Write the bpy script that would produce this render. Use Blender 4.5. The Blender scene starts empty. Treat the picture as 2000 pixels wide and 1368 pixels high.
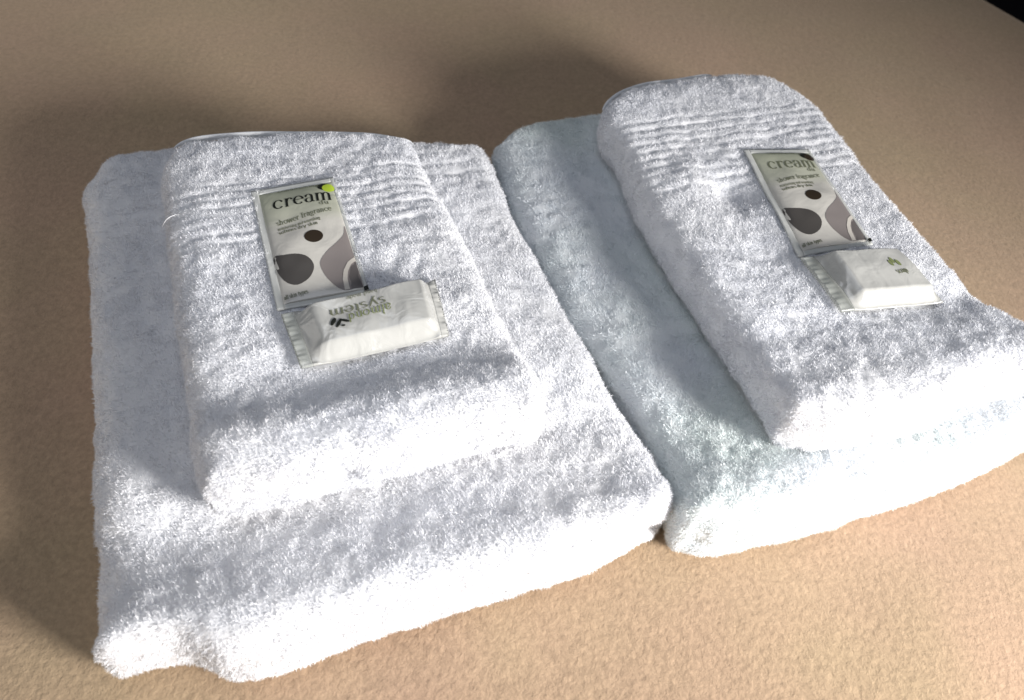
import bpy, math
import numpy as np
from mathutils import Matrix, Vector

sc = bpy.context.scene
# ---------------------------------------------------------------- camera
cam_d = bpy.data.cameras.new("camera")
cam = bpy.data.objects.new("camera", cam_d)
sc.collection.objects.link(cam)
ROWS = ((0.99168778, -0.1286676, 0.0), (0.09839496, 0.75836561, -0.64436017), (0.08290827, 0.6390041, 0.76472215))
cam.matrix_world = Matrix.Translation((0, 0, 0.4)) @ Matrix(ROWS).to_4x4()
cam_d.sensor_width = 36.0
cam_d.lens = 36.0 * 1558.44 / 2000.0
cam_d.clip_start = 0.01
cam_d.clip_end = 50
cam_d.dof.use_dof = True
cam_d.dof.focus_distance = 0.47
cam_d.dof.aperture_fstop = 9.0
sc.camera = cam
# ---------------------------------------------------------------- light
world = bpy.data.worlds.new("World")
sc.world = world
world.use_nodes = True
bg = world.node_tree.nodes["Background"]
bg.inputs["Color"].default_value = (0.80, 0.86, 1.0, 1)
bg.inputs["Strength"].default_value = 0.04


def area(name, loc, target, size, power, col):
    d = bpy.data.lights.new(name, 'AREA')
    d.shape = 'SQUARE'
    d.size = size
    d.energy = power
    d.color = col
    o = bpy.data.objects.new(name, d)
    sc.collection.objects.link(o)
    o.location = loc
    o.rotation_euler = (Vector(target) - Vector(loc)).to_track_quat('-Z', 'Y').to_euler()
    return o


key = area("window_light", (0.86, -0.23, 0.39), (-0.06, 0.16, 0.0), 0.30, 8.4, (1.0, 0.97, 0.94))
key.data.spread = math.radians(100)          # beam narrowed so the far right of the bed dims
area("overhead_fill", (-0.25, 0.25, 1.3), (0.0, 0.35, 0.0), 1.0, 4.2, (0.82, 0.88, 1.0))  # added bluish fill from above, lifts the towel tops and shadows
area("left_fill", (-1.25, 0.0, 0.34), (-0.2, 0.4, 0.03), 0.9, 3.3, (1.0, 0.95, 0.88))  # added low fill lamp, brightens the unlit left sides of the towels
sc.view_settings.view_transform = 'Standard'
sc.view_settings.look = 'None'
sc.view_settings.exposure = 0.0
sc.view_settings.gamma = 1.0
sc.cycles.max_bounces = 10
sc.cycles.diffuse_bounces = 6
sc.cycles.use_denoising = True
rng = np.random.default_rng(7)


# ---------------------------------------------------------------- noise
TAB = np.random.default_rng(3).random((32, 32, 32)).astype(np.float32)


def noise(P, scale, off=0.0):
    """value noise in -1..1 at cell size `scale` (metres)"""
    q = P / scale + off + 1000.0
    i = np.floor(q).astype(np.int64)
    f = (q - i).astype(np.float32)
    f = f * f * (3 - 2 * f)
    r = 0
    for dx in (0, 1):
        wx = f[:, 0] if dx else 1 - f[:, 0]
        for dy in (0, 1):
            wy = f[:, 1] if dy else 1 - f[:, 1]
            for dz in (0, 1):
                wz = f[:, 2] if dz else 1 - f[:, 2]
                r = r + wx * wy * wz * TAB[(i[:, 0] + dx) % 32, (i[:, 1] + dy) % 32, (i[:, 2] + dz) % 32]
    return (r * 2 - 1)


def sm(x, a, b):
    t = np.clip((x - a) / (b - a), 0, 1)
    return t * t * (3 - 2 * t)


def gs(x, c, w):
    return np.exp(-((x - c) / w) ** 2)


# ---------------------------------------------------------------- mesh helper
def mesh_obj(name, V, faces, mat, parent=None, smooth=True):
    """faces: list of (n_corners, array of indices)"""
    me = bpy.data.meshes.new(name)
    V = np.asarray(V, dtype=np.float32)
    me.vertices.add(len(V))
    me.vertices.foreach_set("co", V.ravel())
    loops = np.concatenate([f.ravel() for f in faces]).astype(np.int32)
    tot = np.concatenate([np.full(len(f), f.shape[1], np.int32) for f in faces])
    st = np.concatenate([[0], np.cumsum(tot)[:-1]]).astype(np.int32)
    me.loops.add(len(loops))
    me.loops.foreach_set("vertex_index", loops)
    me.polygons.add(len(tot))
    me.polygons.foreach_set("loop_start", st)
    me.polygons.foreach_set("loop_total", tot)
    if smooth:
        me.polygons.foreach_set("use_smooth", np.ones(len(tot), bool))
    me.update(calc_edges=True)
    me.validate()
    me.materials.append(mat)
    o = bpy.data.objects.new(name, me)
    sc.collection.objects.link(o)
    if parent is not None:
        o.parent = parent
        o.matrix_parent_inverse = Matrix.Translation(-Vector(parent.location))
    return o


def empty(name, loc, label, cat, group=None):
    o = bpy.data.objects.new(name, None)
    o.empty_display_size = 0.02
    sc.collection.objects.link(o)
    o.location = loc
    o['label'] = label
    o['category'] = cat
    if group:
        o['group'] = group
    return o


def grid_faces(nu, nv, closed_u=False):
    ii = np.arange(nu if closed_u else nu - 1)[:, None]
    jj = np.arange(nv - 1)[None, :]
    a = ii * nv + jj
    b = ((ii + 1) % nu) * nv + jj
    return np.stack([a, b, b + 1, a + 1], -1).reshape(-1, 4)


# ---------------------------------------------------------------- materials
def new_mat(name):
    m = bpy.data.materials.new(name)
    m.use_nodes = True
    nt = m.node_tree
    nt.nodes.clear()
    out = nt.nodes.new("ShaderNodeOutputMaterial")
    return m, nt, out


def terry_mat(name, col, col2, transl=0.22):
    m, nt, out = new_mat(name)
    N, Lk = nt.nodes, nt.links
    tc = N.new("ShaderNodeTexCoord")
    nz = N.new("ShaderNodeTexNoise")
    nz.inputs["Scale"].default_value = 9.0
    nz.inputs["Detail"].default_value = 2.0
    Lk.new(tc.outputs["Object"], nz.inputs["Vector"])
    mx = N.new("ShaderNodeMix")
    mx.data_type = 'RGBA'
    mx.inputs[6].default_value = (*col, 1)
    mx.inputs[7].default_value = (*col2, 1)
    rp = N.new("ShaderNodeMapRange")
    rp.inputs[1].default_value = 0.4
    rp.inputs[2].default_value = 0.62
    Lk.new(nz.outputs["Fac"], rp.inputs[0])
    Lk.new(rp.outputs[0], mx.inputs[0])
    d = N.new("ShaderNodeBsdfDiffuse")
    t = N.new("ShaderNodeBsdfTranslucent")
    g = N.new("ShaderNodeBsdfGlossy")
    g.inputs["Roughness"].default_value = 0.38
    g.inputs["Color"].default_value = (1, 1, 1, 1)
    Lk.new(mx.outputs[2], d.inputs["Color"])
    Lk.new(mx.outputs[2], t.inputs["Color"])
    a = N.new("ShaderNodeMixShader")
    a.inputs[0].default_value = transl
    Lk.new(d.outputs[0], a.inputs[1])
    Lk.new(t.outputs[0], a.inputs[2])
    b = N.new("ShaderNodeMixShader")
    b.inputs[0].default_value = 0.04
    Lk.new(a.outputs[0], b.inputs[1])
    Lk.new(g.outputs[0], b.inputs[2])
    Lk.new(b.outputs[0], out.inputs[0])
    return m


def simple_mat(name, col, rough=0.5, spec=0.5, coat=0.0, metal=0.0, sheen=0.0):
    m, nt, out = new_mat(name)
    p = nt.nodes.new("ShaderNodeBsdfPrincipled")
    p.inputs["Base Color"].default_value = (*col, 1)
    p.inputs["Roughness"].default_value = rough
    p.inputs["Specular IOR Level"].default_value = spec
    p.inputs["Coat Weight"].default_value = coat
    p.inputs["Metallic"].default_value = metal
    p.inputs["Sheen Weight"].default_value = sheen
    nt.links.new(p.outputs[0], out.inputs[0])
    return m


def blanket_mat():
    m, nt, out = new_mat("fleece_blanket")
    N, Lk = nt.nodes, nt.links
    tc = N.new("ShaderNodeTexCoord")
    p = N.new("ShaderNodeBsdfPrincipled")
    p.inputs["Roughness"].default_value = 0.95
    p.inputs["Specular IOR Level"].default_value = 0.1
    p.inputs["Sheen Weight"].default_value = 0.6
    p.inputs["Sheen Roughness"].default_value = 0.5
    p.inputs["Sheen Tint"].default_value = (0.95, 0.78, 0.6, 1)

    def nz(scale, det, rough=0.55, dist=0.0):
        n = N.new("ShaderNodeTexNoise")
        n.inputs["Scale"].default_value = scale
        n.inputs["Detail"].default_value = det
        n.inputs["Roughness"].default_value = rough
        n.inputs["Distortion"].default_value = dist
        Lk.new(tc.outputs["Object"], n.inputs["Vector"])
        return n
    big = nz(5.0, 3.0)
    r1 = N.new("ShaderNodeValToRGB")
    r1.color_ramp.elements[0].position = 0.36
    r1.color_ramp.elements[0].color = (0.425, 0.290, 0.202, 1)
    r1.color_ramp.elements[1].position = 0.66
    r1.color_ramp.elements[1].color = (0.40, 0.297, 0.188, 1)
    Lk.new(big.outputs["Fac"], r1.inputs[0])
    med = nz(300.0, 4.0, 0.65, 0.2)
    r2 = N.new("ShaderNodeMapRange")
    r2.inputs[1].default_value = 0.3
    r2.inputs[2].default_value = 0.7
    r2.inputs[3].default_value = 0.82
    r2.inputs[4].default_value = 1.14
    Lk.new(med.outputs["Fac"], r2.inputs[0])
    mx = N.new("ShaderNodeVectorMath")
    mx.operation = 'SCALE'
    Lk.new(r1.outputs[0], mx.inputs[0])
    Lk.new(r2.outputs[0], mx.inputs["Scale"])
    Lk.new(mx.outputs[0], p.inputs["Base Color"])
    b0 = nz(330.0, 3.0, 0.6, 0.2)
    b1 = nz(130.0, 2.0)
    b2 = nz(900.0, 2.0)
    ad = N.new("ShaderNodeMath")
    ad.operation = 'MULTIPLY_ADD'
    ad.inputs[1].default_value = 0.8
    Lk.new(b1.outputs["Fac"], ad.inputs[0])
    Lk.new(b0.outputs["Fac"], ad.inputs[2])
    ad2 = N.new("ShaderNodeMath")
    ad2.operation = 'MULTIPLY_ADD'
    ad2.inputs[1].default_value = 0.25
    Lk.new(b2.outputs["Fac"], ad2.inputs[0])
    Lk.new(ad.outputs[0], ad2.inputs[2])
    bp_ = N.new("ShaderNodeBump")
    bp_.inputs["Strength"].default_value = 0.55
    bp_.inputs["Distance"].default_value = 0.0012
    Lk.new(ad2.outputs[0], bp_.inputs["Height"])
    Lk.new(bp_.outputs[0], p.inputs["Normal"])
    Lk.new(p.outputs[0], out.inputs[0])
    return m


def film_mat(name, col, rough, edge_clear=0.0, crinkle=0.3):
    """packet film with fine crinkle"""
    m, nt, out = new_mat(name)
    N, Lk = nt.nodes, nt.links
    p = N.new("ShaderNodeBsdfPrincipled")
    p.inputs["Base Color"].default_value = (*col, 1)
    p.inputs["Roughness"].default_value = rough
    p.inputs["Specular IOR Level"].default_value = 0.7
    p.inputs["Coat Weight"].default_value = 0.4
    p.inputs["Coat Roughness"].default_value = 0.18
    p.inputs["Subsurface Weight"].default_value = 0.0
    tc = N.new("ShaderNodeTexCoord")
    n = N.new("ShaderNodeTexNoise")
    n.inputs["Scale"].default_value = 70.0
    n.inputs["Detail"].default_value = 3.0
    n.inputs["Distortion"].default_value = 1.0
    Lk.new(tc.outputs["Object"], n.inputs["Vector"])
    b = N.new("ShaderNodeBump")
    b.inputs["Strength"].default_value = crinkle
    b.inputs["Distance"].default_value = 0.002
    Lk.new(n.outputs["Fac"], b.inputs["Height"])
    Lk.new(b.outputs[0], p.inputs["Normal"])
    Lk.new(b.outputs[0], p.inputs["Coat Normal"])
    Lk.new(p.outputs[0], out.inputs[0])
    return m, nt, p


def clear_film_mat(name, col):
    m, nt, out = new_mat(name)
    N, Lk = nt.nodes, nt.links
    p = N.new("ShaderNodeBsdfPrincipled")
    p.inputs["Base Color"].default_value = (*col, 1)
    p.inputs["Roughness"].default_value = 0.22
    p.inputs["Specular IOR Level"].default_value = 0.8
    t = N.new("ShaderNodeBsdfTransparent")
    mx = N.new("ShaderNodeMixShader")
    mx.inputs[0].default_value = 0.5
    Lk.new(t.outputs[0], mx.inputs[1])
    Lk.new(p.outputs[0], mx.inputs[2])
    Lk.new(mx.outputs[0], out.inputs[0])
    return m


M_WHITE = terry_mat("white_terry", (0.90, 0.905, 0.925), (0.87, 0.88, 0.91))
M_MINT = terry_mat("mint_white_terry", (0.87, 0.90, 0.93), (0.84, 0.89, 0.885))
M_HEM = simple_mat("white_woven_hem", (0.84, 0.85, 0.86), 0.8, 0.2)
M_BLANKET = blanket_mat()
M_FLOOR = simple_mat("dark_floor", (0.015, 0.010, 0.012), 0.8, 0.2)

# ---------------------------------------------------------------- bed surface
E0 = np.array([0.48926, 0.95217])
E1 = np.array([0.51929, 0.90626])
ed = (E0 - E1) / np.linalg.norm(E0 - E1)          # along the edge, away from the camera
inn = np.array([ed[1], -ed[0]])
if inn @ (np.array([0, .4]) - E0) < 0:
    inn = -inn


def bed_height(x, y):
    P = np.stack([x, y, np.zeros_like(x)], -1)
    return 0.0022 * noise(P, 0.16, 3.3) + 0.0009 * noise(P, 0.05, 7.1) - 0.0015


s = np.linspace(-2.2, 1.6, 460)
t = np.concatenate([np.array([-.55, -.4, -.25, -.12]), np.linspace(-.05, 1.9, 260)])
S, T = np.meshgrid(s, t, indexing='ij')
rr = 0.035
tt = np.where(T < 0, T, T)
ang = np.clip(-T / rr, 0, math.pi / 2)
off = np.where(T >= 0, T, -rr * np.sin(ang))
drop = np.where(T >= 0, 0, rr * (1 - np.cos(ang)) + np.clip(-T - rr * math.pi / 2, 0, None))
X = E0[0] + ed[0] * S + inn[0] * (off + rr * .2)
Y = E0[1] + ed[1] * S + inn[1] * (off + rr * .2)
Z = bed_height(X.ravel(), Y.ravel()).reshape(X.shape) * np.clip(1 + T / .05, 0, 1) - drop
bl = mesh_obj("blanket", np.stack([X, Y, Z], -1).reshape(-1, 3), [grid_faces(len(s), len(t))[:, ::-1]], M_BLANKET)
bl['kind'] = 'structure'
fl = mesh_obj("floor", [(-4, -4, -.56), (5, -4, -.56), (5, 5, -.56), (-4, 5, -.56)], [np.array([[0, 1, 2, 3]])], M_FLOOR)
fl['kind'] = 'structure'

# ---------------------------------------------------------------- towels
OUT = {"bath_left": [[-0.1668, 0.1056], [-0.1601, 0.1023], [-0.1515, 0.1043], [-0.1391, 0.1095], [-0.1271, 0.1129], [-0.1194, 0.1115], [-0.1097, 0.1076], [-0.0982, 0.1095], [-0.0853, 0.1149], [-0.0725, 0.1218], [-0.0574, 0.131], [-0.0391, 0.1396], [-0.018, 0.1498], [0.004, 0.1596], [0.0241, 0.1691], [0.0502, 0.1802], [0.0635, 0.1894], [0.0799, 0.2012], [0.0916, 0.2094], [0.0953, 0.2223], [0.0912, 0.2305], [0.0864, 0.2445], [0.0763, 0.2618], [0.0642, 0.278], [0.048, 0.3101], [0.0302, 0.3452], [0.0107, 0.3838], [-0.0109, 0.4263], [-0.0298, 0.4805], [-0.0419, 0.5001], [-0.0556, 0.4968], [-0.0731, 0.4969], [-0.095, 0.4896], [-0.1383, 0.4776], [-0.1809, 0.4672], [-0.219, 0.4578], [-0.2598, 0.4478], [-0.2825, 0.4405], [-0.2987, 0.4276], [-0.3004, 0.4089], [-0.3005, 0.3963], [-0.2848, 0.3679], [-0.2672, 0.3326], [-0.2494, 0.2922], [-0.2323, 0.256], [-0.2154, 0.22], [-0.2021, 0.1902], [-0.1871, 0.1552], [-0.1735, 0.1263], [-0.1635, 0.1065]], "hand_left": [[-0.1257, 0.1691], [-0.1149, 0.1717], [-0.0972, 0.1781], [-0.0794, 0.1863], [-0.0613, 0.1953], [-0.0428, 0.2048], [-0.0236, 0.2149], [-0.0063, 0.2235], [0.0064, 0.2292], [0.0177, 0.2314], [0.0213, 0.2404], [0.0193, 0.247], [0.0124, 0.2622], [0.0004, 0.2855], [-0.0139, 0.3103], [-0.0298, 0.3411], [-0.0471, 0.3748], [-0.0604, 0.3971], [-0.0749, 0.429], [-0.085, 0.4468], [-0.095, 0.4456], [-0.1145, 0.4472], [-0.1413, 0.443], [-0.1865, 0.4325], [-0.2171, 0.4223], [-0.2319, 0.4122], [-0.2343, 0.3942], [-0.226, 0.3701], [-0.218, 0.351], [-0.2008, 0.3137], [-0.1866, 0.2836], [-0.1704, 0.2494], [-0.1559, 0.2184], [-0.1432, 0.1902], [-0.1355, 0.1773], [-0.1285, 0.1675]], "bath_right": [[-0.0347, 0.5011], [-0.0192, 0.4552], [-0.0063, 0.4186], [0.0111, 0.381], [0.0235, 0.3504], [0.042, 0.3231], [0.0589, 0.3015], [0.0707, 0.2797], [0.0803, 0.262], [0.088, 0.2443], [0.0922, 0.2286], [0.0946, 0.2133], [0.0973, 0.2017], [0.1064, 0.2025], [0.1161, 0.2002], [0.1332, 0.205], [0.1538, 0.2139], [0.1718, 0.2211], [0.1935, 0.2308], [0.216, 0.2418], [0.2422, 0.2529], [0.2663, 0.2649], [0.2845, 0.2757], [0.3037, 0.2883], [0.324, 0.3026], [0.339, 0.3137], [0.3476, 0.3237], [0.3552, 0.3362], [0.3394, 0.3529], [0.3287, 0.3715], [0.3068, 0.4023], [0.2844, 0.4411], [0.2626, 0.4871], [0.2425, 0.539], [0.2213, 0.59], [0.1952, 0.605], [0.1871, 0.61], [0.1654, 0.6096], [0.1213, 0.5949], [0.0784, 0.5791], [0.045, 0.5656], [0.0246, 0.5581], [0.0006, 0.547], [-0.0183, 0.5316], [-0.0322, 0.5051]], "hand_right": [[0.1561, 0.2496], [0.1663, 0.2492], [0.1821, 0.2529], [0.2001, 0.2597], [0.2184, 0.2666], [0.2373, 0.2763], [0.246, 0.2858], [0.2606, 0.2914], [0.2788, 0.2983], [0.2897, 0.3004], [0.302, 0.3146], [0.3077, 0.3331], [0.298, 0.3425], [0.2885, 0.3554], [0.2763, 0.3684], [0.265, 0.3867], [0.2542, 0.4109], [0.2452, 0.4398], [0.2343, 0.465], [0.2247, 0.4921], [0.2154, 0.5264], [0.203, 0.5586], [0.1876, 0.575], [0.1721, 0.5876], [0.1478, 0.5885], [0.123, 0.5811], [0.1023, 0.5694], [0.0743, 0.5562], [0.0548, 0.5403], [0.043, 0.5184], [0.0428, 0.4956], [0.054, 0.4766], [0.0651, 0.4385], [0.0753, 0.4087], [0.0849, 0.3857], [0.094, 0.3641], [0.1055, 0.3398], [0.1163, 0.317], [0.1264, 0.2956], [0.136, 0.2754], [0.1423, 0.2609], [0.1444, 0.2513]]}
ITEMS = {"sachet_left": [[-0.1675, 0.365], [-0.1236, 0.388], [-0.081, 0.2968], [-0.1258, 0.2751]], "sachet_right": [[0.1401, 0.4748], [0.187, 0.4849], [0.2141, 0.3915], [0.1653, 0.3724]], "soap_left": [[-0.1222, 0.2709], [-0.0472, 0.3102], [-0.0338, 0.2743], [-0.104, 0.2406]], "soap_right": [[0.1654, 0.369], [0.224, 0.3837], [0.2485, 0.3495], [0.183, 0.3284]]}
FR = math.radians(24.0)
FA = np.array([math.cos(FR), math.sin(FR)])       # across the stack, to the right
FB = np.array([-math.sin(FR), math.cos(FR)])      # away from the camera


def resample(o, n):
    o = np.array(o)
    for _ in range(2):                             # one Chaikin pass rounds the corners a little
        q = .8 * o + .2 * np.roll(o, -1, 0)
        r = .2 * o + .8 * np.roll(o, -1, 0)
        o = np.stack([q, r], 1).reshape(-1, 2)
    d = np.linalg.norm(np.roll(o, -1, 0) - o, axis=1)
    c = np.concatenate([[0], np.cumsum(d)])
    oo = np.vstack([o, o[:1]])
    u = np.linspace(0, c[-1], n, endpoint=False)
    return np.stack([np.interp(u, c, oo[:, 0]), np.interp(u, c, oo[:, 1])], -1), c[-1]


class Towel:
    pass


def in_quads(x, y, quads, shrink=0.93):
    m = np.zeros(len(x), bool)
    for q in quads:
        q = np.array(q)
        c = q.mean(0)
        q = c + (q - c) * shrink
        k = np.ones(len(x), bool)
        sg = None
        for i in range(4):
            a, b = q[i], q[(i + 1) % 4]
            cr = (b[0] - a[0]) * (y - a[1]) - (b[1] - a[1]) * (x - a[0])
            k &= cr < 0                            # quads run clockwise
        m |= k
    return m


def towel_shape(key, z0, z1, tops, sides, bands, seed, NP=520):
    """tops(a,b)->extra height of the top; sides(P0, n, a, b)->dict of grooves"""
    o, per = resample(OUT[key], NP)
    tan = np.roll(o, -1, 0) - np.roll(o, 1, 0)
    tan /= np.linalg.norm(tan, axis=1)[:, None]
    nrm = np.stack([tan[:, 1], -tan[:, 0]], -1)    # outward for ccw
    k = 9
    ker = np.ones(2 * k + 1) / (2 * k + 1)
    for j in (0, 1):
        ext = np.concatenate([nrm[-k:, j], nrm[:, j], nrm[:k, j]])
        nrm[:, j] = np.convolve(ext, ker, 'valid')
    nrm /= np.linalg.norm(nrm, axis=1)[:, None]
    org = None
    A = o @ FA
    B = o @ FB
    a0, a1, b0, b1 = A.min(), A.max(), B.min(), B.max()
    T_ = Towel()
    T_.a0, T_.a1, T_.b0, T_.b1, T_.z0, T_.z1 = a0, a1, b0, b1, z0, z1
    front = sm(-(nrm @ FB), 0.35, 0.85)
    back = sm(nrm @ FB, 0.35, 0.85)
    H = z1 - z0
    re = np.full(NP, H * 0.42) * (1 - .15 * front)
    ns = 46
    th = np.linspace(math.pi / 2, -math.pi / 2, ns)
    ct, st = np.cos(th), np.sin(th)
    e = 0.72
    Cx = np.sign(ct) * np.abs(ct) ** e
    Sx = np.sign(st) * np.abs(st) ** 0.86
    rows = []
    zc = z0 + H / 2
    # side rows
    inset = o - nrm * re[:, None]
    offs = re[:, None] * (Cx[None, :] - 1)         # 0 at the belly, -re at top and bottom
    zz = zc + (H / 2) * Sx[None, :] + np.zeros((NP, 1))
    fz = (zz - z0) / H
    Aq, Bq = A[:, None], B[:, None]
    sg = sides((Aq - a0) / (a1 - a0), (Bq - b0) / (b1 - b0), fz, front[:, None], back[:, None], nrm)
    offs = offs - sg
    PX = o[:, None, 0] + nrm[:, None, 0] * offs
    PY = o[:, None, 1] + nrm[:, None, 1] * offs
    sideP = np.stack([PX, PY, zz], -1)             # NP, ns, 3
    # top rings (from the centre outwards)
    topedge = sideP[:, 0, :2]
    c = topedge.mean(0)
    nr = 118
    rho = np.linspace(0.0, 1.0, nr)[:-1]
    rho = 1 - (1 - rho) ** 1.0
    # rings shrink towards a medial bar instead of one point, for even cells
    ca, cb = topedge @ FA, topedge @ FB
    hw = (a1 - a0) / 2
    mb0, mb1 = b0 + min(hw, .45 * (b1 - b0)), b1 - min(hw, .45 * (b1 - b0))
    med = c[None, :] * 0 + (FA[None, :] * ((a0 + a1) / 2)) + FB[None, :] * np.clip(cb, mb0, mb1)[:, None]
    skew = topedge[:, None, :] * rho[None, :, None] + med[:, None, :] * (1 - rho[None, :, None])
    topP = np.concatenate([skew, np.full(skew.shape[:2] + (1,), z1)], -1)
    P = np.concatenate([topP, sideP], 1)           # NP, n, 3
    nn = P.shape[1]
    V = P.reshape(-1, 3).copy()
    a = (V[:, :2] @ FA - a0)
    b = (V[:, :2] @ FB - b0)
    fz = np.clip((V[:, 2] - z0) / H, 0, 1)
    V[:, 2] += tops(a, b, a1 - a0, b1 - b0) * sm(fz, .35, 1.0)
    # big and small softness
    F = [grid_faces(NP, nn, True)[:, ::-1]]

    def normals(V):
        G = V.reshape(NP, nn, 3)
        du = np.roll(G, -1, 0) - np.roll(G, 1, 0)
        dv = np.gradient(G, axis=1)
        n = np.cross(dv, du)
        l = np.linalg.norm(n, axis=-1, keepdims=True)
        n = n / np.maximum(l, 1e-12)
        n = n.reshape(-1, 3)
        return n
    n = normals(V)
    G = n.reshape(NP, nn, 3)
    if G[:, 30:90, 2].mean() < 0:
        n = -n
        flip = True
    else:
        flip = False
    isTop = np.tile(np.arange(nn) < nr - 4, NP)

    def clean(n):
        n[np.linalg.norm(n, axis=1) < .5] = (0, 0, 1)
        n[isTop & (n[:, 2] < .45)] = (0, 0, 1)
        first = np.tile(np.arange(nn) < 4, NP)
        n[first] = (0, 0, 1)
        return n
    n = clean(n)
    sd = seed * 1.7
    d = 0.0009 * noise(V, 0.045, sd) + 0.0007 * noise(V, 0.018, sd + 5) + 0.0006 * noise(V, 0.008, sd + 9) + 0.0008 * noise(V, 0.0045, sd + 2)
    gro = np.zeros(len(V))
    wob = 0.0018 * noise(np.stack([a, a * 0, a * 0], -1), 0.04, sd) + 0.0012 * noise(np.stack([a, b * .2, a * 0], -1), 0.011, sd + 1)
    for (bb, w, dep) in bands:
        w2 = w * (1 + .3 * noise(np.stack([a, b * 0 + bb * 50, a * 0], -1), 0.012, sd + 3))
        m = dep * np.clip(.72 + .6 * noise(np.stack([a, b * 0 + bb * 90, a * 0], -1), 0.02, sd + 4), 0, 1.2)
        gro += m * gs(b + wob, bb, w2)
    gro *= sm(fz, .25, .7)
    V = V + n * (d - gro)[:, None]
    V[:, 2] = np.maximum(V[:, 2], z0 - .001)
    n = normals(V)
    if flip:
        n = -n
    n = clean(n)
    T_.V, T_.n, T_.F, T_.NP, T_.nn, T_.o, T_.nrm, T_.per = V, n, F, NP, nn, o, nrm, per
    T_.gro = gro + np.concatenate([np.zeros((NP, nn - ns)), np.maximum(sg - .003, 0) * .8 + np.zeros((NP, ns))], 1).ravel()
    T_.flip = flip
    return T_


def add_pile(T_, mat, parent, count, length, seed, quads=(), label=None):
    r = np.random.default_rng(seed)
    F = T_.F[0]
    V, n = T_.V, T_.n
    c = V[F]
    ar = np.linalg.norm(np.cross(c[:, 2] - c[:, 0], c[:, 3] - c[:, 1]), axis=1) * .5
    fc = c.mean(1)
    fz = (fc[:, 2] - T_.z0) / (T_.z1 - T_.z0)
    gr = T_.gro[F].mean(1)
    w = ar * np.where(fz < .06, .15, 1.0) * np.exp(-gr / 0.0008)
    w[in_quads(fc[:, 0], fc[:, 1], quads) & (fc[:, 2] > T_.z1 - .02)] *= 0.0
    # parts of the lower towel under the upper stack stay bare
    w *= T_.mask(fc)
    cdf = np.cumsum(w)
    cdf /= cdf[-1]
    idx = np.searchsorted(cdf, r.random(count))
    f = F[idx]
    u, v = r.random((count, 1)), r.random((count, 1))
    p = (V[f[:, 0]] * (1 - u) + V[f[:, 1]] * u) * (1 - v) + (V[f[:, 3]] * (1 - u) + V[f[:, 2]] * u) * v
    nm = n[f].mean(1)
    nm /= np.linalg.norm(nm, axis=1)[:, None] + 1e-9
    cl = np.stack([noise(p, .0065, 11.0 + k * 7 + seed) for k in range(3)], -1)
    cl2 = np.stack([noise(p, .022, 31.0 + k * 7 + seed) for k in range(3)], -1)
    rd = r.normal(size=(count, 3))
    d1 = .62 * nm + .42 * rd + .65 * cl + .35 * cl2
    d1 /= np.linalg.norm(d1, axis=1)[:, None]
    d2 = d1 + .70 * r.normal(size=(count, 3)) - .25 * nm
    d2 /= np.linalg.norm(d2, axis=1)[:, None]
    # keep tips above the cloth
    for d_ in (d1, d2):
        k = np.einsum('ij,ij->i', d_, nm)
        fix = np.clip(.12 - k, 0, None)
        d_ += nm * fix[:, None]
    Ln = length * (0.65 + .6 * r.random(count)) * (1 + .35 * noise(p, .009, 3.0 + seed))
    wd = (0.00011 + .00011 * r.random(count))
    s_ = np.cross(d1, nm)
    s_ /= np.linalg.norm(s_, axis=1)[:, None] + 1e-6
    s_ = s_ + .45 * np.cross(d1, r.normal(size=(count, 3)))
    s_ /= np.linalg.norm(s_, axis=1)[:, None]
    p0 = p - nm * .0003
    p1 = p0 + d1 * (Ln * .55)[:, None]
    p2 = p1 + d2 * (Ln * .5)[:, None]
    s1 = s_ * wd[:, None]
    VV = np.stack([p0 - s1, p0 + s1, p1 + s1 * .9, p1 - s1 * .9, p2], 1).reshape(-1, 3)
    bse = np.arange(count)[:, None] * 5
    q = bse + np.array([[0, 1, 2, 3]])
    t3 = bse + np.array([[3, 2, 4]])
    ob = mesh_obj("terry_pile", VV, [q, t3], mat, parent, smooth=False)
    ob['kind'] = 'stuff'
    return ob


def tube(name, pts, ry, rz, mat, parent, nseg=10):
    pts = np.array(pts)
    tg = np.gradient(pts, axis=0)
    tg /= np.linalg.norm(tg, axis=1)[:, None]
    up = np.array([0, 0, 1.0])
    sd = np.cross(tg, up)
    sd /= np.linalg.norm(sd, axis=1)[:, None]
    u2 = np.cross(sd, tg)
    taper = np.ones(len(pts))
    m = min(8, len(pts) // 4)
    ta = np.sqrt(np.linspace(0.02, 1, m))
    taper[:m] = ta
    taper[-m:] = ta[::-1]
    al = np.linspace(0, 2 * math.pi, nseg, endpoint=False)
    V = pts[:, None] + (sd[:, None] * np.cos(al)[None, :, None] * ry + u2[:, None] * np.sin(al)[None, :, None] * rz) * taper[:, None, None]
    n = len(pts)
    ii = np.arange(n - 1)[:, None] * nseg
    jj = np.arange(nseg)[None, :]
    F = np.stack([ii + jj, ii + (jj + 1) % nseg, ii + nseg + (jj + 1) % nseg, ii + nseg + jj], -1).reshape(-1, 4)
    return mesh_obj(name, V.reshape(-1, 3), [F], mat, parent)


HB, HT = 0.045, 0.080
ZERO = lambda *k: 0.0


# top relief of each towel (metres; a from the left, b from the front edge)
def top_bl(a, b, A, B):
    return (.0040 * gs(b, .020, .014) - .0050 * gs(b, .060, .020) * sm(a, .28, .0) - .0040 * gs(b, .075, .030)
            - .004 * sm(a, .03, .0) + .002 * gs(b, .30, .05))


def top_br(a, b, A, B):
    return .0030 * gs(b, .022, .014) - .0045 * gs(b, .078, .030) - .0035 * gs(b, .20, .03) * gs(a, .06, .05) - .004 * sm(b, B - .03, B)


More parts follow.
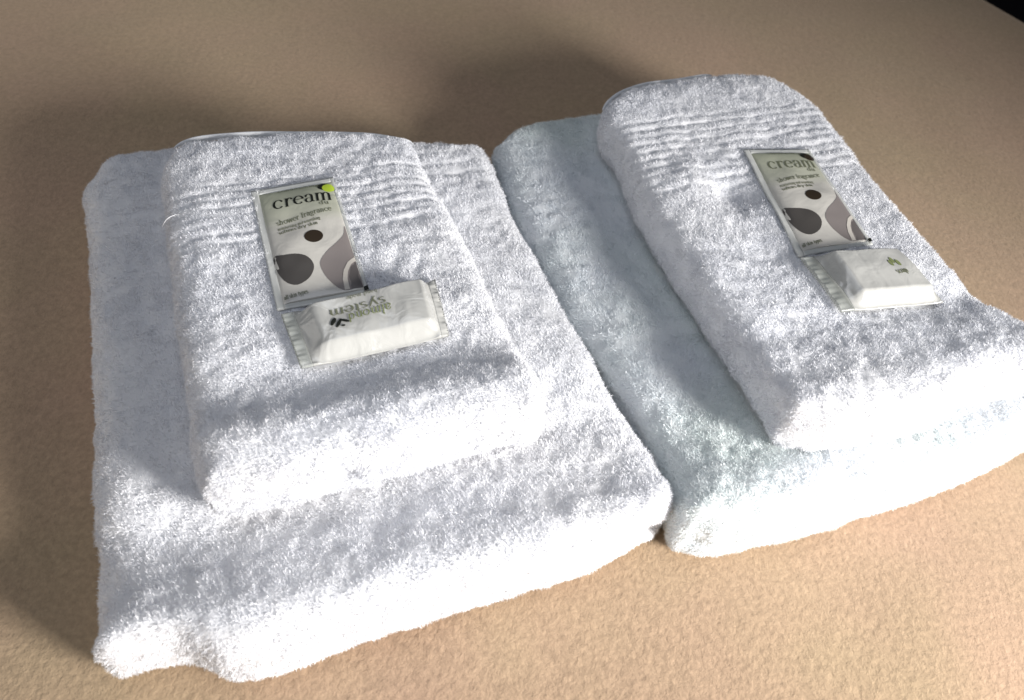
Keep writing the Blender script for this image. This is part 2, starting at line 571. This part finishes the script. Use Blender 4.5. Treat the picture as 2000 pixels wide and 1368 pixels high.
def top_hl(a, b, A, B):
    return (.0050 * gs(b, .024, .014) - .0050 * gs(b, .055, .018) + .0015 * gs(b, .17, .04)
            - .0040 * sm(b, B - .03, B) - .003 * sm(a, .025, 0) - .0025 * gs(a, A * .5, .035) * gs(b, .08, .04))


def top_hr(a, b, A, B):
    return (.0045 * gs(b, .022, .016) - .0055 * gs(b, .066, .016) * (.35 + .65 * sm(a, .06, .14))
            - .0085 * gs(a, .060, .015) * gs(b, .185, .016) + .0040 * gs(a, .040, .014) * gs(b, .20, .02)
            - .0030 * gs(a, .055, .02) * gs(b, .125, .02) - .004 * sm(b, B - .03, B))


# grooves of the sides: inward offset as a function of position round the towel
def side_bl(a, b, fz, fr, bk, n):
    g = .020 * gs(fz, .46 + .10 * (1 - a), .10) * fr * sm(a, .72, .86) * sm(a, 1.02, .93)
    g = g + .0015 * gs(fz, .5, .12) * fr + .0012 * gs(fz, .5, .1) * (1 - fr)
    return g + .0


def side_br(a, b, fz, fr, bk, n):
    return .0025 * gs(fz, .45, .10) * fr + .0012 * gs(fz, .5, .1) * (1 - fr)


def side_hl(a, b, fz, fr, bk, n):
    g = .020 * gs(fz, .58 - .1 * (1 - a), .10) * fr * sm(a, .55, .78) * sm(a, 1.04, .985)
    g = g + .0015 * gs(fz, .5, .1) * fr + .003 * gs(fz, .86, .05) * bk + .0035 * sm(fz, .24, .0) * fr + .009 * gs(fz, .50, .13) * gs(a, .40, .035) * fr
    return g


def side_hr(a, b, fz, fr, bk, n):
    g = .0065 * gs(fz, .42, .09) * fr * (gs(a, .27, .022) + .7 * gs(a, .90, .03))
    g = g + .0045 * sm(fz, .48, .30) * fr * sm(a, .60, .64) + .003 * gs(fz, .86, .05) * bk + .0035 * sm(fz, .24, .0) * fr
    return g


def bands(b_list, w, dep):
    return [(x, w, dep) for x in b_list]


Q_L = [ITEMS['sachet_left'], ITEMS['soap_left']]
Q_R = [ITEMS['sachet_right'], ITEMS['soap_right']]


def hidden_by(key, margin=.008):
    o, _ = resample(OUT[key], 200)
    c = o.mean(0)
    r = o - c
    L_ = np.linalg.norm(r, axis=1)
    ang_ = np.arctan2(r[:, 1], r[:, 0])
    k = np.argsort(ang_)
    ang_, L_ = ang_[k], L_[k]

    def f(P):
        d = P[:, :2] - c
        aa = np.arctan2(d[:, 1], d[:, 0])
        rad = np.interp(aa, ang_, L_, period=2 * math.pi)
        inside = (np.linalg.norm(d, axis=1) < rad - margin) & (P[:, 2] > .03)
        return np.where(inside, 0.0, 1.0)
    return f


TOWELS = {}


def build_towel(name, key, z0, z1, tops, sides, bnd, mat, label, group, count, length, seed, quads=(), cover=None):
    T_ = towel_shape(key, z0, z1, tops, sides, bnd, seed)
    T_.mask = hidden_by(cover) if cover else (lambda P: 1.0)
    cen = T_.o.mean(0)
    e = empty(name, (cen[0], cen[1], z0), label, "towel", group)
    F = T_.F[0] if T_.flip is False else T_.F[0][:, ::-1]
    body = mesh_obj("folded_cloth", T_.V, [F], mat, e)
    add_pile(T_, mat, e, count, length, seed, quads)
    T_.tops, T_.e = tops, e
    TOWELS[key] = T_
    return T_


BS = {'hand_left': [0.2057, 0.1917, 0.1789, 0.1682, 0.1578], 'hand_right': [0.2627, 0.2501, 0.2368, 0.2239, 0.2109, 0.1974]}
GB, GH = "folded bath towels on the blanket", "folded hand towels on top of the bath towels"
SC = 1.0
build_towel("bath_towel", 'bath_left', 0.0, HB, top_bl, side_bl, bands([.285, .297, .309, .321, .333], .0022, .0013), M_WHITE,
            "large folded white terry bath towel at the bottom of the left stack", GB, int(250000 * SC), .0022, 1, cover='hand_left')
build_towel("bath_towel", 'bath_right', 0.0, HB, top_br, side_br, bands([.24, .252, .264], .002, .0008), M_MINT,
            "large folded mint white bath towel at the bottom of the right stack", GB, int(250000 * SC), .0022, 2, cover='hand_right')
build_towel("hand_towel", 'hand_left', HB - .002, HT, top_hl, side_hl, bands(list(np.linspace(.156, .209, 8)), .0014, .0020), M_WHITE,
            "folded white hand towel with ribbed band on the left stack, under the lime dotted sachet", GH, int(205000 * SC), .0021, 3, quads=Q_L)
build_towel("hand_towel", 'hand_right', HB - .002, HT, top_hr, side_hr, bands(list(np.linspace(.193, .266, 10)), .0014, .0017), M_WHITE,
            "folded white hand towel on top of the right stack, dented beside its sachet", GH, int(215000 * SC), .0021, 4, quads=Q_R)


# hems at the far edge of the hand towels
def hem(key, a_from, a_to, dz, ry=.0016, rz=.0022, out=.0005):
    T_ = TOWELS[key]
    o, nr = T_.o, T_.nrm
    A_ = (o @ FA - T_.a0)
    sel = ((nr @ FB) > .25)
    A1 = A_[sel]
    P1 = o[sel] + nr[sel] * out
    k = np.argsort(A1)
    aa = np.linspace(max(a_from, A1.min() + .0005), min(a_to, A1.max() - .0005), 90)
    x = np.interp(aa, A1[k], P1[k, 0])
    y = np.interp(aa, A1[k], P1[k, 1])
    z = T_.z1 + dz + .0007 * noise(np.stack([aa, aa * 0, aa * 0], -1), .03, 4.0)
    return tube("hem", np.stack([x, y, z], -1), ry, rz, M_HEM, T_.e)


hem('hand_left', .010, .178, -.0078, out=.0004)
hem('hand_right', .015, .120, -.0085, .0013, .0018, .0003)
# stray thread on the left hand towel
tube("loose_thread", [(x, y, z) for x, y, z in [[-0.2111, 0.3318, 0.072], [-0.2099, 0.3328, 0.076], [-0.2066, 0.3322, 0.081], [-0.2041, 0.333, 0.083], [-0.2023, 0.3358, 0.0825], [-0.2004, 0.3379, 0.081]]], .00022, .00022, M_HEM, TOWELS['hand_left'].e, 5)


# ---------------------------------------------------------------- packets
def quad_map(q):
    q = np.array(q)                                # TL TR BR BL

    def f(u, v):                                   # u to the right, v from the top down
        u = np.asarray(u, float)[..., None]
        v = np.asarray(v, float)[..., None]
        return (q[0] * (1 - u) + q[1] * u) * (1 - v) + (q[3] * (1 - u) + q[2] * u) * v
    return f


class Packet:
    """a thin pillow whose top is a height function over a quad; prints are draped on it"""

    def __init__(self, q, base, height, towel):
        self.m, self.base, self.h = quad_map(q), base, height
        self.tw = towel

    def xyz(self, u, v, eps=0.0, bottom=False):
        u, v = np.asarray(u, float), np.asarray(v, float)
        xy = self.m(u, v)
        T_ = self.tw
        a = xy[..., 0] * FA[0] + xy[..., 1] * FA[1] - T_.a0
        b = xy[..., 0] * FB[0] + xy[..., 1] * FB[1] - T_.b0
        zt = T_.z1 + self.flat * T_.tops(a, b, T_.a1 - T_.a0, T_.b1 - T_.b0)
        z = zt + self.base + (0 if bottom else self.h(u, v)) + eps
        return np.concatenate([xy, z[..., None]], -1)


def packet_mesh(pk, name, mat, parent, nu, nv, u0=0., u1=1., v0=0., v1=1., edge=None):
    u = np.linspace(u0, u1, nu)
    v = np.linspace(v0, v1, nv)
    U, Vv = np.meshgrid(u, v, indexing='ij')
    if edge is not None:
        U, Vv = edge(U, Vv)
    top = pk.xyz(U, Vv)
    bot = pk.xyz(U, Vv, bottom=True)
    bot[..., 2] = np.minimum(bot[..., 2], top[..., 2] - .00025)
    n = nu * nv
    VV = np.concatenate([top.reshape(-1, 3), bot.reshape(-1, 3)])
    F = grid_faces(nu, nv)
    idx = np.arange(n).reshape(nu, nv)
    ring = np.concatenate([idx[:, 0], idx[-1, 1:], idx[-2::-1, -1], idx[0, -2:0:-1]])
    r2 = np.roll(ring, -1)
    side_ = np.stack([ring, r2, r2 + n, ring + n], -1)
    return mesh_obj(name, VV, [F, F[:, ::-1] + n, side_[:, ::-1]], mat, parent)


def drape(pk, name, polys, mat, parent, eps=.00018):
    """polys: list of convex-ish (u,v) quads/tris; each one split finely before draping"""
    V, F3, F4 = [], [], []
    base = 0
    for kk, (kind, pts) in enumerate(polys):
        pts = np.array(pts, float)
        P3 = pk.xyz(pts[:, 0], pts[:, 1], eps + 3e-6 * (kk % 17))
        if kind == 'fan':                          # first point is the centre, then closed rim
            n = len(pts) - 1
            rings = 5
            c = pts[0]
            rr_ = [c[None]] + [c + (pts[1:] - c) * (k + 1) / rings for k in range(rings)]
            allp = np.concatenate(rr_)
            V.append(pk.xyz(allp[:, 0], allp[:, 1], eps + 3e-6 * (kk % 17)))
            i = np.arange(n)
            F3.append(np.stack([np.zeros(n, int), 1 + i, 1 + (i + 1) % n], -1) + base)
            for k in range(rings - 1):
                s0, s1_ = 1 + k * n, 1 + (k + 1) * n
                F4.append(np.stack([s0 + i, s1_ + i, s1_ + (i + 1) % n, s0 + (i + 1) % n], -1) + base)
            base += len(allp)
        else:                                      # 'strip': left points then right points
            n = len(pts) // 2
            V.append(P3)
            i = np.arange(n - 1)
            F4.append(np.stack([i, i + 1, n + i + 1, n + i], -1) + base)
            base += len(pts)
    V = np.concatenate(V)
    fs = []
    if F3:
        fs.append(np.concatenate(F3))
    if F4:
        fs.append(np.concatenate(F4))
    return mesh_obj(name, V, fs, mat, parent, smooth=False)


# a small serif alphabet drawn as pen strokes; x-height 1, thick verticals, thin horizontals
def arc(cx, cy, rx, ry, a0, a1, n=14):
    t_ = np.radians(np.linspace(a0, a1, n))
    return [(cx + rx * math.cos(x), cy + ry * math.sin(x)) for x in t_]


def serif(x, y, w=.17):
    return [(x - w, y), (x + w, y)]


G = {
    'c': (.95, [arc(.48, .5, .40, .49, 48, 318)], [(.76, .80)]),
    'r': (.80, [[(.24, 0), (.24, 1)], serif(.24, .02), [(.07, .97), (.24, .98)], arc(.52, .62, .26, .36, 180, 62)], [(.66, .86)]),
    'e': (.95, [[(.12, .56), (.84, .56)], arc(.48, .5, .38, .49, 5, 318)], []),
    'a': (.92, [arc(.42, .68, .27, .31, 160, 0), [(.69, .70), (.69, .12), (.78, .02), (.88, .08)], arc(.42, .26, .28, .26, 70, 330)], [(.17, .76)]),
    'm': (1.65, [[(.24, 0), (.24, 1)], serif(.24, .02), [(.07, .97), (.24, .98)], arc(.50, .66, .26, .32, 180, 0), [(.76, .66), (.76, 0)], serif(.76, .02),
                 arc(1.02, .66, .26, .32, 180, 0), [(1.28, .66), (1.28, 0)], serif(1.28, .02)], []),
    'n': (1.12, [[(.24, 0), (.24, 1)], serif(.24, .02), [(.07, .97), (.24, .98)], arc(.50, .66, .26, .32, 180, 0), [(.76, .66), (.76, 0)], serif(.76, .02)], []),
    'i': (.50, [[(.24, 0), (.24, 1)], serif(.24, .02), [(.07, .97), (.24, .98)]], [(.22, 1.35)]),
    'l': (.50, [[(.24, 0), (.24, 1.5)], serif(.24, .02), [(.07, 1.47), (.24, 1.48)]], []),
    'h': (1.12, [[(.24, 0), (.24, 1.5)], serif(.24, .02), arc(.50, .66, .26, .32, 180, 0), [(.76, .66), (.76, 0)], serif(.76, .02)], []),
    'd': (1.05, [[(.74, 0), (.74, 1.5)], arc(.45, .5, .33, .48, 20, 340), [(.60, 1.47), (.74, 1.48)]], []),
    'u': (1.12, [[(.24, 1), (.24, .35)], arc(.50, .35, .26, .33, 180, 360), [(.76, 1), (.76, 0)], [(.76, .03), (.92, .03)], [(.08, .97), (.24, .97)]], []),
    'o': (1.0, [arc(.5, .5, .40, .48, 0, 360, 22)], []),
    'p': (1.05, [[(.24, -.5), (.24, 1)], serif(.24, -.48), [(.07, .97), (.24, .98)], arc(.54, .5, .32, .48, 160, -160, 18)], []),
    's': (.78, [arc(.38, .74, .24, .24, 40, 270, 10) + arc(.40, .26, .27, .25, 90, -140, 10)], []),
    't': (.62, [[(.26, 1.3), (.26, .15), (.38, .02), (.52, .08)], [(.05, .98), (.50, .98)]], []),
    'w': (1.35, [[(.08, 1), (.38, 0)], [(.38, 0), (.66, 1)], [(.66, 1), (.95, 0)], [(.95, 0), (1.22, 1)], serif(.10, .98, .13)], []),
    'f': (.62, [[(.26, 0), (.26, 1.2)], arc(.46, 1.2, .20, .26, 180, 60, 8), [(.05, .98), (.50, .98)], serif(.26, .02)], []),
    'g': (.95, [arc(.42, .62, .28, .34, 0, 360, 16), arc(.42, -.20, .34, .24, 0, 360, 16)], []),
    'y': (1.05, [[(.10, 1), (.50, 0)], [(.90, 1), (.42, -.4), (.2, -.45)], serif(.12, .98, .12), serif(.9, .98, .12)], []),
    'k': (1.05, [[(.24, 0), (.24, 1.5)], serif(.24, .02), [(.26, .45), (.78, .98)], [(.42, .6), (.85, 0)]], []),
    ' ': (.5, [], []),
}


def text_strips(txt, p0, p1, up, thick=.19, thin=.06):
    """lay txt from p0 to p1 (uv of the baseline ends), `up` = uv vector of one x-height"""
    p0, p1, up = np.array(p0, float), np.array(p1, float), np.array(up, float)
    W = sum(G[ch][0] for ch in txt)
    ax = (p1 - p0) / W
    out_ = []
    x = 0.0

    def add(poly):
        pl = np.array(poly, float)
        if len(pl) == 2:
            pl = np.array([pl[0] * (1 - k) + pl[1] * k for k in np.linspace(0, 1, 4)])
        tg = np.gradient(pl, axis=0)
        tg /= np.linalg.norm(tg, axis=1)[:, None] + 1e-9
        nn_ = np.stack([-tg[:, 1], tg[:, 0]], -1)
        w_ = (thin + (thick - thin) * np.abs(tg[:, 1]) ** 1.5) / 2
        l_, r_ = pl + nn_ * w_[:, None], pl - nn_ * w_[:, None]
        pts = np.concatenate([l_, r_])
        pts[:, 0] += x
        out_.append(('strip', p0 + pts[:, :1] * ax + pts[:, 1:] * up))
    for ch in txt:
        adv, strokes, dots = G[ch]
        for s_ in strokes:
            add(s_)
        for dx, dy in dots:
            rim = np.array([(dx, dy)] + arc(dx, dy, .10, .10, 0, 330, 12))
            rim[:, 0] += x
            out_.append(('fan', p0 + rim[:, :1] * ax + rim[:, 1:] * up))
        x += adv
    return out_


def fan(center, rim):
    return ('fan', [center] + list(rim))


def refine(pts, n=5):
    """smooth the free curve, keep it inside the print's straight right edge"""
    return [(min(x, .953), min(y, .955)) for x, y in cr_spline(pts, n)]


def cr_spline(pts, n=6):
    pts = np.array(pts, float)
    m = len(pts)
    o_ = []
    for i in range(m):
        a_, b_, c_, d_ = pts[i - 1], pts[i], pts[(i + 1) % m], pts[(i + 2) % m]
        for t_ in np.linspace(0, 1, n, endpoint=False):
            o_.append(.5 * ((2 * b_) + (-a_ + c_) * t_ + (2 * a_ - 5 * b_ + 4 * c_ - d_) * t_ ** 2 + (-a_ + 3 * b_ - 3 * c_ + d_) * t_ ** 3))
    return o_


M_INK = simple_mat("black_print", (0.012, 0.014, 0.010), .45)
M_TXT = simple_mat("olive_grey_print", (0.16, 0.17, 0.11), .5)
M_DROPD = simple_mat("dark_brown_print", (0.085, 0.078, 0.072), .35, .6, .3)
M_DROPG = simple_mat("grey_print", (0.26, 0.23, 0.22), .35, .6, .3)
M_DROPG2 = simple_mat("dark_grey_print", (0.15, 0.135, 0.13), .35, .6, .3)
M_DOT = simple_mat("brown_print", (0.035, 0.024, 0.014), .4, .5, .2)
M_LIME = simple_mat("lime_print", (0.52, 0.68, 0.06), .35, .5, .3)
M_CREAMP = simple_mat("cream_print", (0.62, 0.58, 0.52), .4)
M_GREENTXT = simple_mat("leaf_green_print", (0.20, 0.23, 0.10), .5)
M_SEAL = clear_film_mat("clear_packet_film", (0.50, 0.52, 0.48))


def sachet_mat():
    m, nt, p = film_mat("cream_sachet_film", (0.62, 0.60, 0.53), .22, crinkle=.22)
    N, Lk = nt.nodes, nt.links
    at = N.new("ShaderNodeAttribute")
    at.attribute_name = "print_v"
    rp = N.new("ShaderNodeValToRGB")
    el = rp.color_ramp.elements
    el[0].position, el[0].color = 0.0, (0.42, 0.44, 0.32, 1)
    el[1].position, el[1].color = 1.0, (0.68, 0.655, 0.60, 1)
    for pos, c_ in ((.05, (0.43, 0.45, 0.34, 1)), (.14, (0.50, 0.515, 0.40, 1)), (.32, (0.57, 0.575, 0.47, 1)), (.42, (0.64, 0.62, 0.565, 1))):
        e_ = el.new(pos)
        e_.color = c_
    Lk.new(at.outputs["Fac"], rp.inputs[0])
    Lk.new(rp.outputs[0], p.inputs["Base Color"])
    return m


M_SACHET = sachet_mat()
M_SACHET_EDGE = film_mat("sachet_seal_film", (0.66, 0.67, 0.64), .32, crinkle=.25)[0]
M_SOAPFILM, _, _p = film_mat("soap_wrapper_film", (0.50, 0.50, 0.475), .17, crinkle=.4)


def build_sachet(key, tkey, label, left):
    T_ = TOWELS[tkey]

    def h(u, v):
        bx = np.clip((u - .085) * (.96 - u) / .19, 0, 1)
        by = np.clip((v - .045) * (.975 - v) / .216, 0, 1)
        P = np.stack([u * .05, v * .1, 0 * u], -1).reshape(-1, 3)
        nz_ = (noise(P, .018, 5. if left else 8.) * .0007 + noise(P, .009, 2.) * .00025).reshape(u.shape)
        return .0032 * bx ** .45 * by ** .45 + nz_ * (.35 + bx * by) + .0004
    pk = Packet(ITEMS[key], .0009, h, T_)
    pk.flat = .8
    q = np.array(ITEMS[key])
    c = q.mean(0)
    e = empty("cream_sachet", (c[0], c[1], T_.z1), label, "sachet", "cream sachets lying on the hand towels")
    b = packet_mesh(pk, "printed_film", M_SACHET, e, 70, 120, .075, .965, .045, .965)
    # print coordinate of the film
    me = b.data
    at = me.attributes.new("print_v", 'FLOAT', 'POINT')
    U, Vv = np.meshgrid(np.linspace(.075, .965, 70), np.linspace(.045, .965, 120), indexing='ij')
    at.data.foreach_set("value", np.concatenate([Vv.ravel(), Vv.ravel()]).astype(np.float32))
    # sealed margins round the print
    pk2 = Packet(ITEMS[key], .0008, lambda u, v: h(u, v) * .0 + .0006 + .0004 * np.sin(v * 90) * 0, T_)
    pk2.flat = .8
    for (a_, b_, c_, d_, n1, n2) in ((0, .08, 0, 1, 5, 60), (.96, 1.0, 0, 1, 4, 60), (.08, .96, 0, .05, 40, 4), (.08, .96, .96, 1.0, 40, 4)):
        packet_mesh(pk2, "sealed_edge", M_SACHET_EDGE, e, n1, n2, a_, b_, c_, d_)
    # prints
    drape(pk, "lettering", text_strips("cream", (.205, .236), (.925, .233), (.012, -.080), .21, .045), M_INK if left else M_TXT, e)
    tx = text_strips("conditioning", (.30, .075), (.80, .075), (0, -.022), .2, .08)
    tx += text_strips("du", (.735, .272), (.86, .272), (0, -.026), .2, .08)
    tx += text_strips("shower fragrance", (.20, .385), (.86, .335), (.0, -.030), .24, .1)
    tx += text_strips("moisturising and nourishing", (.20, .428), (.70, .402), (.0, -.017), .3, .14)
    tx += text_strips("softens dry skin", (.20, .460), (.66, .438), (.0, -.017), .3, .14)
    tx += text_strips("all skin types", (.10, .940), (.36, .930), (.0, -.018), .3, .14)
    drape(pk, "small_lettering", tx, M_TXT, e)['kind'] = 'stuff'
    drape(pk, "printed_dot", [fan((.572, .529), arc(.572, .529, .106, .050, 0, 345, 24))], M_DOT, e)
    d1 = [(.086, .612), (.20, .628), (.33, .640), (.43, .668), (.485, .720), (.480, .775), (.40, .835), (.27, .862), (.17, .832), (.105, .760), (.085, .69)]
    drape(pk, "printed_drop", [fan((.29, .74), cr_spline(d1, 3))], M_DROPD, e)
    d2 = [(.950, .470), (.905, .545), (.80, .605), (.66, .665), (.565, .735), (.575, .82), (.64, .90), (.74, .952), (.86, .953), (.949, .953), (.952, .80), (.953, .63)]
    drape(pk, "printed_drop", [fan((.80, .78), refine(d2))], M_DROPG, e, .00016)
    d3 = [(.950, .76), (.88, .80), (.83, .87), (.82, .952), (.949, .953)]
    drape(pk, "printed_drop", [fan((.90, .87), d3)], M_DROPG2, e, .00026)
    st_ = np.array([(.955, .725), (.86, .762), (.79, .82), (.755, .88), (.748, .953)])
    st_ = np.array([[np.interp(k, range(5), st_[:, c_]) for c_ in (0, 1)] for k in np.linspace(0, 4, 17)])
    st2 = st_ + np.array([[np.interp(k, range(5), c_) for c_ in ((.0, .028, .044, .052, .054), (.030, .022, .012, .004, 0))] for k in np.linspace(0, 4, 17)])
    st2[-1] = (.802, .953)
    st2[0] = (.955, .756)
    drape(pk, "printed_stripe", [('strip', np.concatenate([st_, st2]))], M_CREAMP, e, .00036)
    drape(pk, "printed_apple", [fan((.845, .092), arc(.845, .092, .070, .036, 0, 345, 20))], M_INK, e, .0002)
    drape(pk, "printed_apple", [fan((.90, .112), arc(.90, .112, .075, .040, 0, 345, 20))], M_LIME if left else M_DOT, e, .00028)
    drape(pk2, "printed_mark", [('strip', [(.95, .958), (.95, .988), (1.0, .950), (1.0, .98)])], M_INK, e, .0012)
    return e


build_sachet('sachet_left', 'hand_left', "flat cream sachet with black lettering and lime green dot on the left hand towel", True)
build_sachet('sachet_right', 'hand_right', "flat cream sachet with grey drop print on the dented right hand towel", False)


def build_soap(key, tkey, label, left):
    T_ = TOWELS[tkey]
    ub0, ub1 = (.20, .885) if left else (.25, .92)
    HH = .0090
    sdn = 4. if left else 9.

    def h(u, v):
        # block under film, tented towards both seals
        fu = sm(u, ub0 - .13, ub0 + .015) * sm(u, ub1 + .075, ub1 - .01)
        fu = fu ** .8
        fv = sm(v, -.02, .12) * sm(v, 1.0, .80)
        P = np.stack([u * .08, v * .035, 0 * u], -1).reshape(-1, 3)
        n1 = noise(P, .012, sdn).reshape(u.shape)
        n2 = noise(np.stack([P[:, 0] * 2.2, P[:, 1] * .6, P[:, 2]], -1), .006, sdn + 3).reshape(u.shape)
        n3 = (1 - np.abs(noise(np.stack([P[:, 0] + P[:, 1] * .5, P[:, 1] * .4, P[:, 2]], -1), .011, sdn + 7))).reshape(u.shape)
        e_ = (1 - fu)
        sl = .0018 * (.5 - v)
        return (HH + sl * .6) * fu * fv + .0007 * n1 + .0003 * n2 * (.4 + e_) + .0007 * n3 ** 4 * (.1 + e_) + .0012 * e_ + .0006
    pk = Packet(ITEMS[key], .0016, h, T_)
    pk.flat = .6
    q = np.array(ITEMS[key])
    c = q.mean(0)
    e = empty("soap_packet", (c[0], c[1], T_.z1), label, "soap packet", "wrapped soap bars lying on the hand towels")
    sl_, sr_ = ub0 - .12, ub1 + .06
    packet_mesh(pk, "wrapper", M_SOAPFILM, e, 150, 90, sl_, sr_, 0, 1)

    def hs(u, v):
        e1 = np.where(u < .5, (sl_ - u) / sl_, (u - sr_) / (1 - sr_))
        e1 = np.clip(e1, 0, 1)
        return h(np.where(u < .5, sl_, sr_) + 0 * u, v) * (1 - e1) + e1 * (.0020 + .0005 * np.sin(v * 23 + u * 20) + .0002 * np.sin(v * 70))
    pk2 = Packet(ITEMS[key], .0016, hs, T_)
    pk2.flat = .6

    def zig(U, V):
        lo, hi = U < .5, U >= .5
        far = np.where(U < .5, U < 1e-6, U > 1 - 1e-6)
        z = (np.arange(U.shape[1]) % 2) * .012
        return U + np.where(far, np.where(lo, z[None, :], -z[None, :]), 0), V
    packet_mesh(pk2, "crimped_seal", M_SEAL if left else M_SEAL, e, 10, 60, 0, sl_, .0, 1, zig)
    packet_mesh(pk2, "crimped_seal", M_SOAPFILM, e, 10, 60, sr_, 1, .0, 1, zig)
    if left:
        drape(pk, "lettering", text_strips("system", (.640, .285), (.262, .300), (-.004, .105), .20, .07), M_TXT, e, .0003)
        drape(pk, "lettering", text_strips("almond", (.660, .420), (.372, .445), (-.004, .105), .20, .07), M_GREENTXT, e, .0004)
        drape(pk, "small_lettering", text_strips("hand made", (.60, .110), (.40, .125), (0, .05), .2, .08), M_TXT, e, .0003)['kind'] = 'stuff'
        lv = []
        for (cu, cv, ru, rv, an) in ((.278, .52, .030, .048, 40), (.308, .565, .034, .040, 42), (.350, .545, .030, .032, -20), (.330, .625, .014, .022, 0)):
            a_ = math.radians(an)
            rim = []
            for t_ in np.linspace(0, 2 * math.pi, 16, endpoint=False):
                x_, y_ = 1.7 * ru * math.cos(t_), 1.25 * rv * math.sin(t_)
                rim.append((cu + x_ * math.cos(a_) * .55 + y_ * math.sin(a_) * .22, cv - x_ * math.sin(a_) * 1.9 + y_ * math.cos(a_) * .6))
            lv.append(fan((cu, cv), rim))
        drape(pk, "printed_leaf", lv, M_INK, e, .0003)
    else:
        lv = [fan((x, y), arc(x, y, .018, .06, 0, 330, 12)) for x, y in ((.70, .40), (.735, .35), (.775, .40))]
        drape(pk, "printed_leaf", lv, M_GREENTXT, e, .0003)
        drape(pk, "small_lettering", text_strips("soap", (.68, .60), (.80, .58), (0, -.06), .3, .1), M_TXT, e, .0003)
    return e


build_soap('soap_left', 'hand_left', "wrapped soap bar in pearly film with green lettering below the left sachet", True)
build_soap('soap_right', 'hand_right', "wrapped soap bar in pearly film with small dark print on the right hand towel", False)
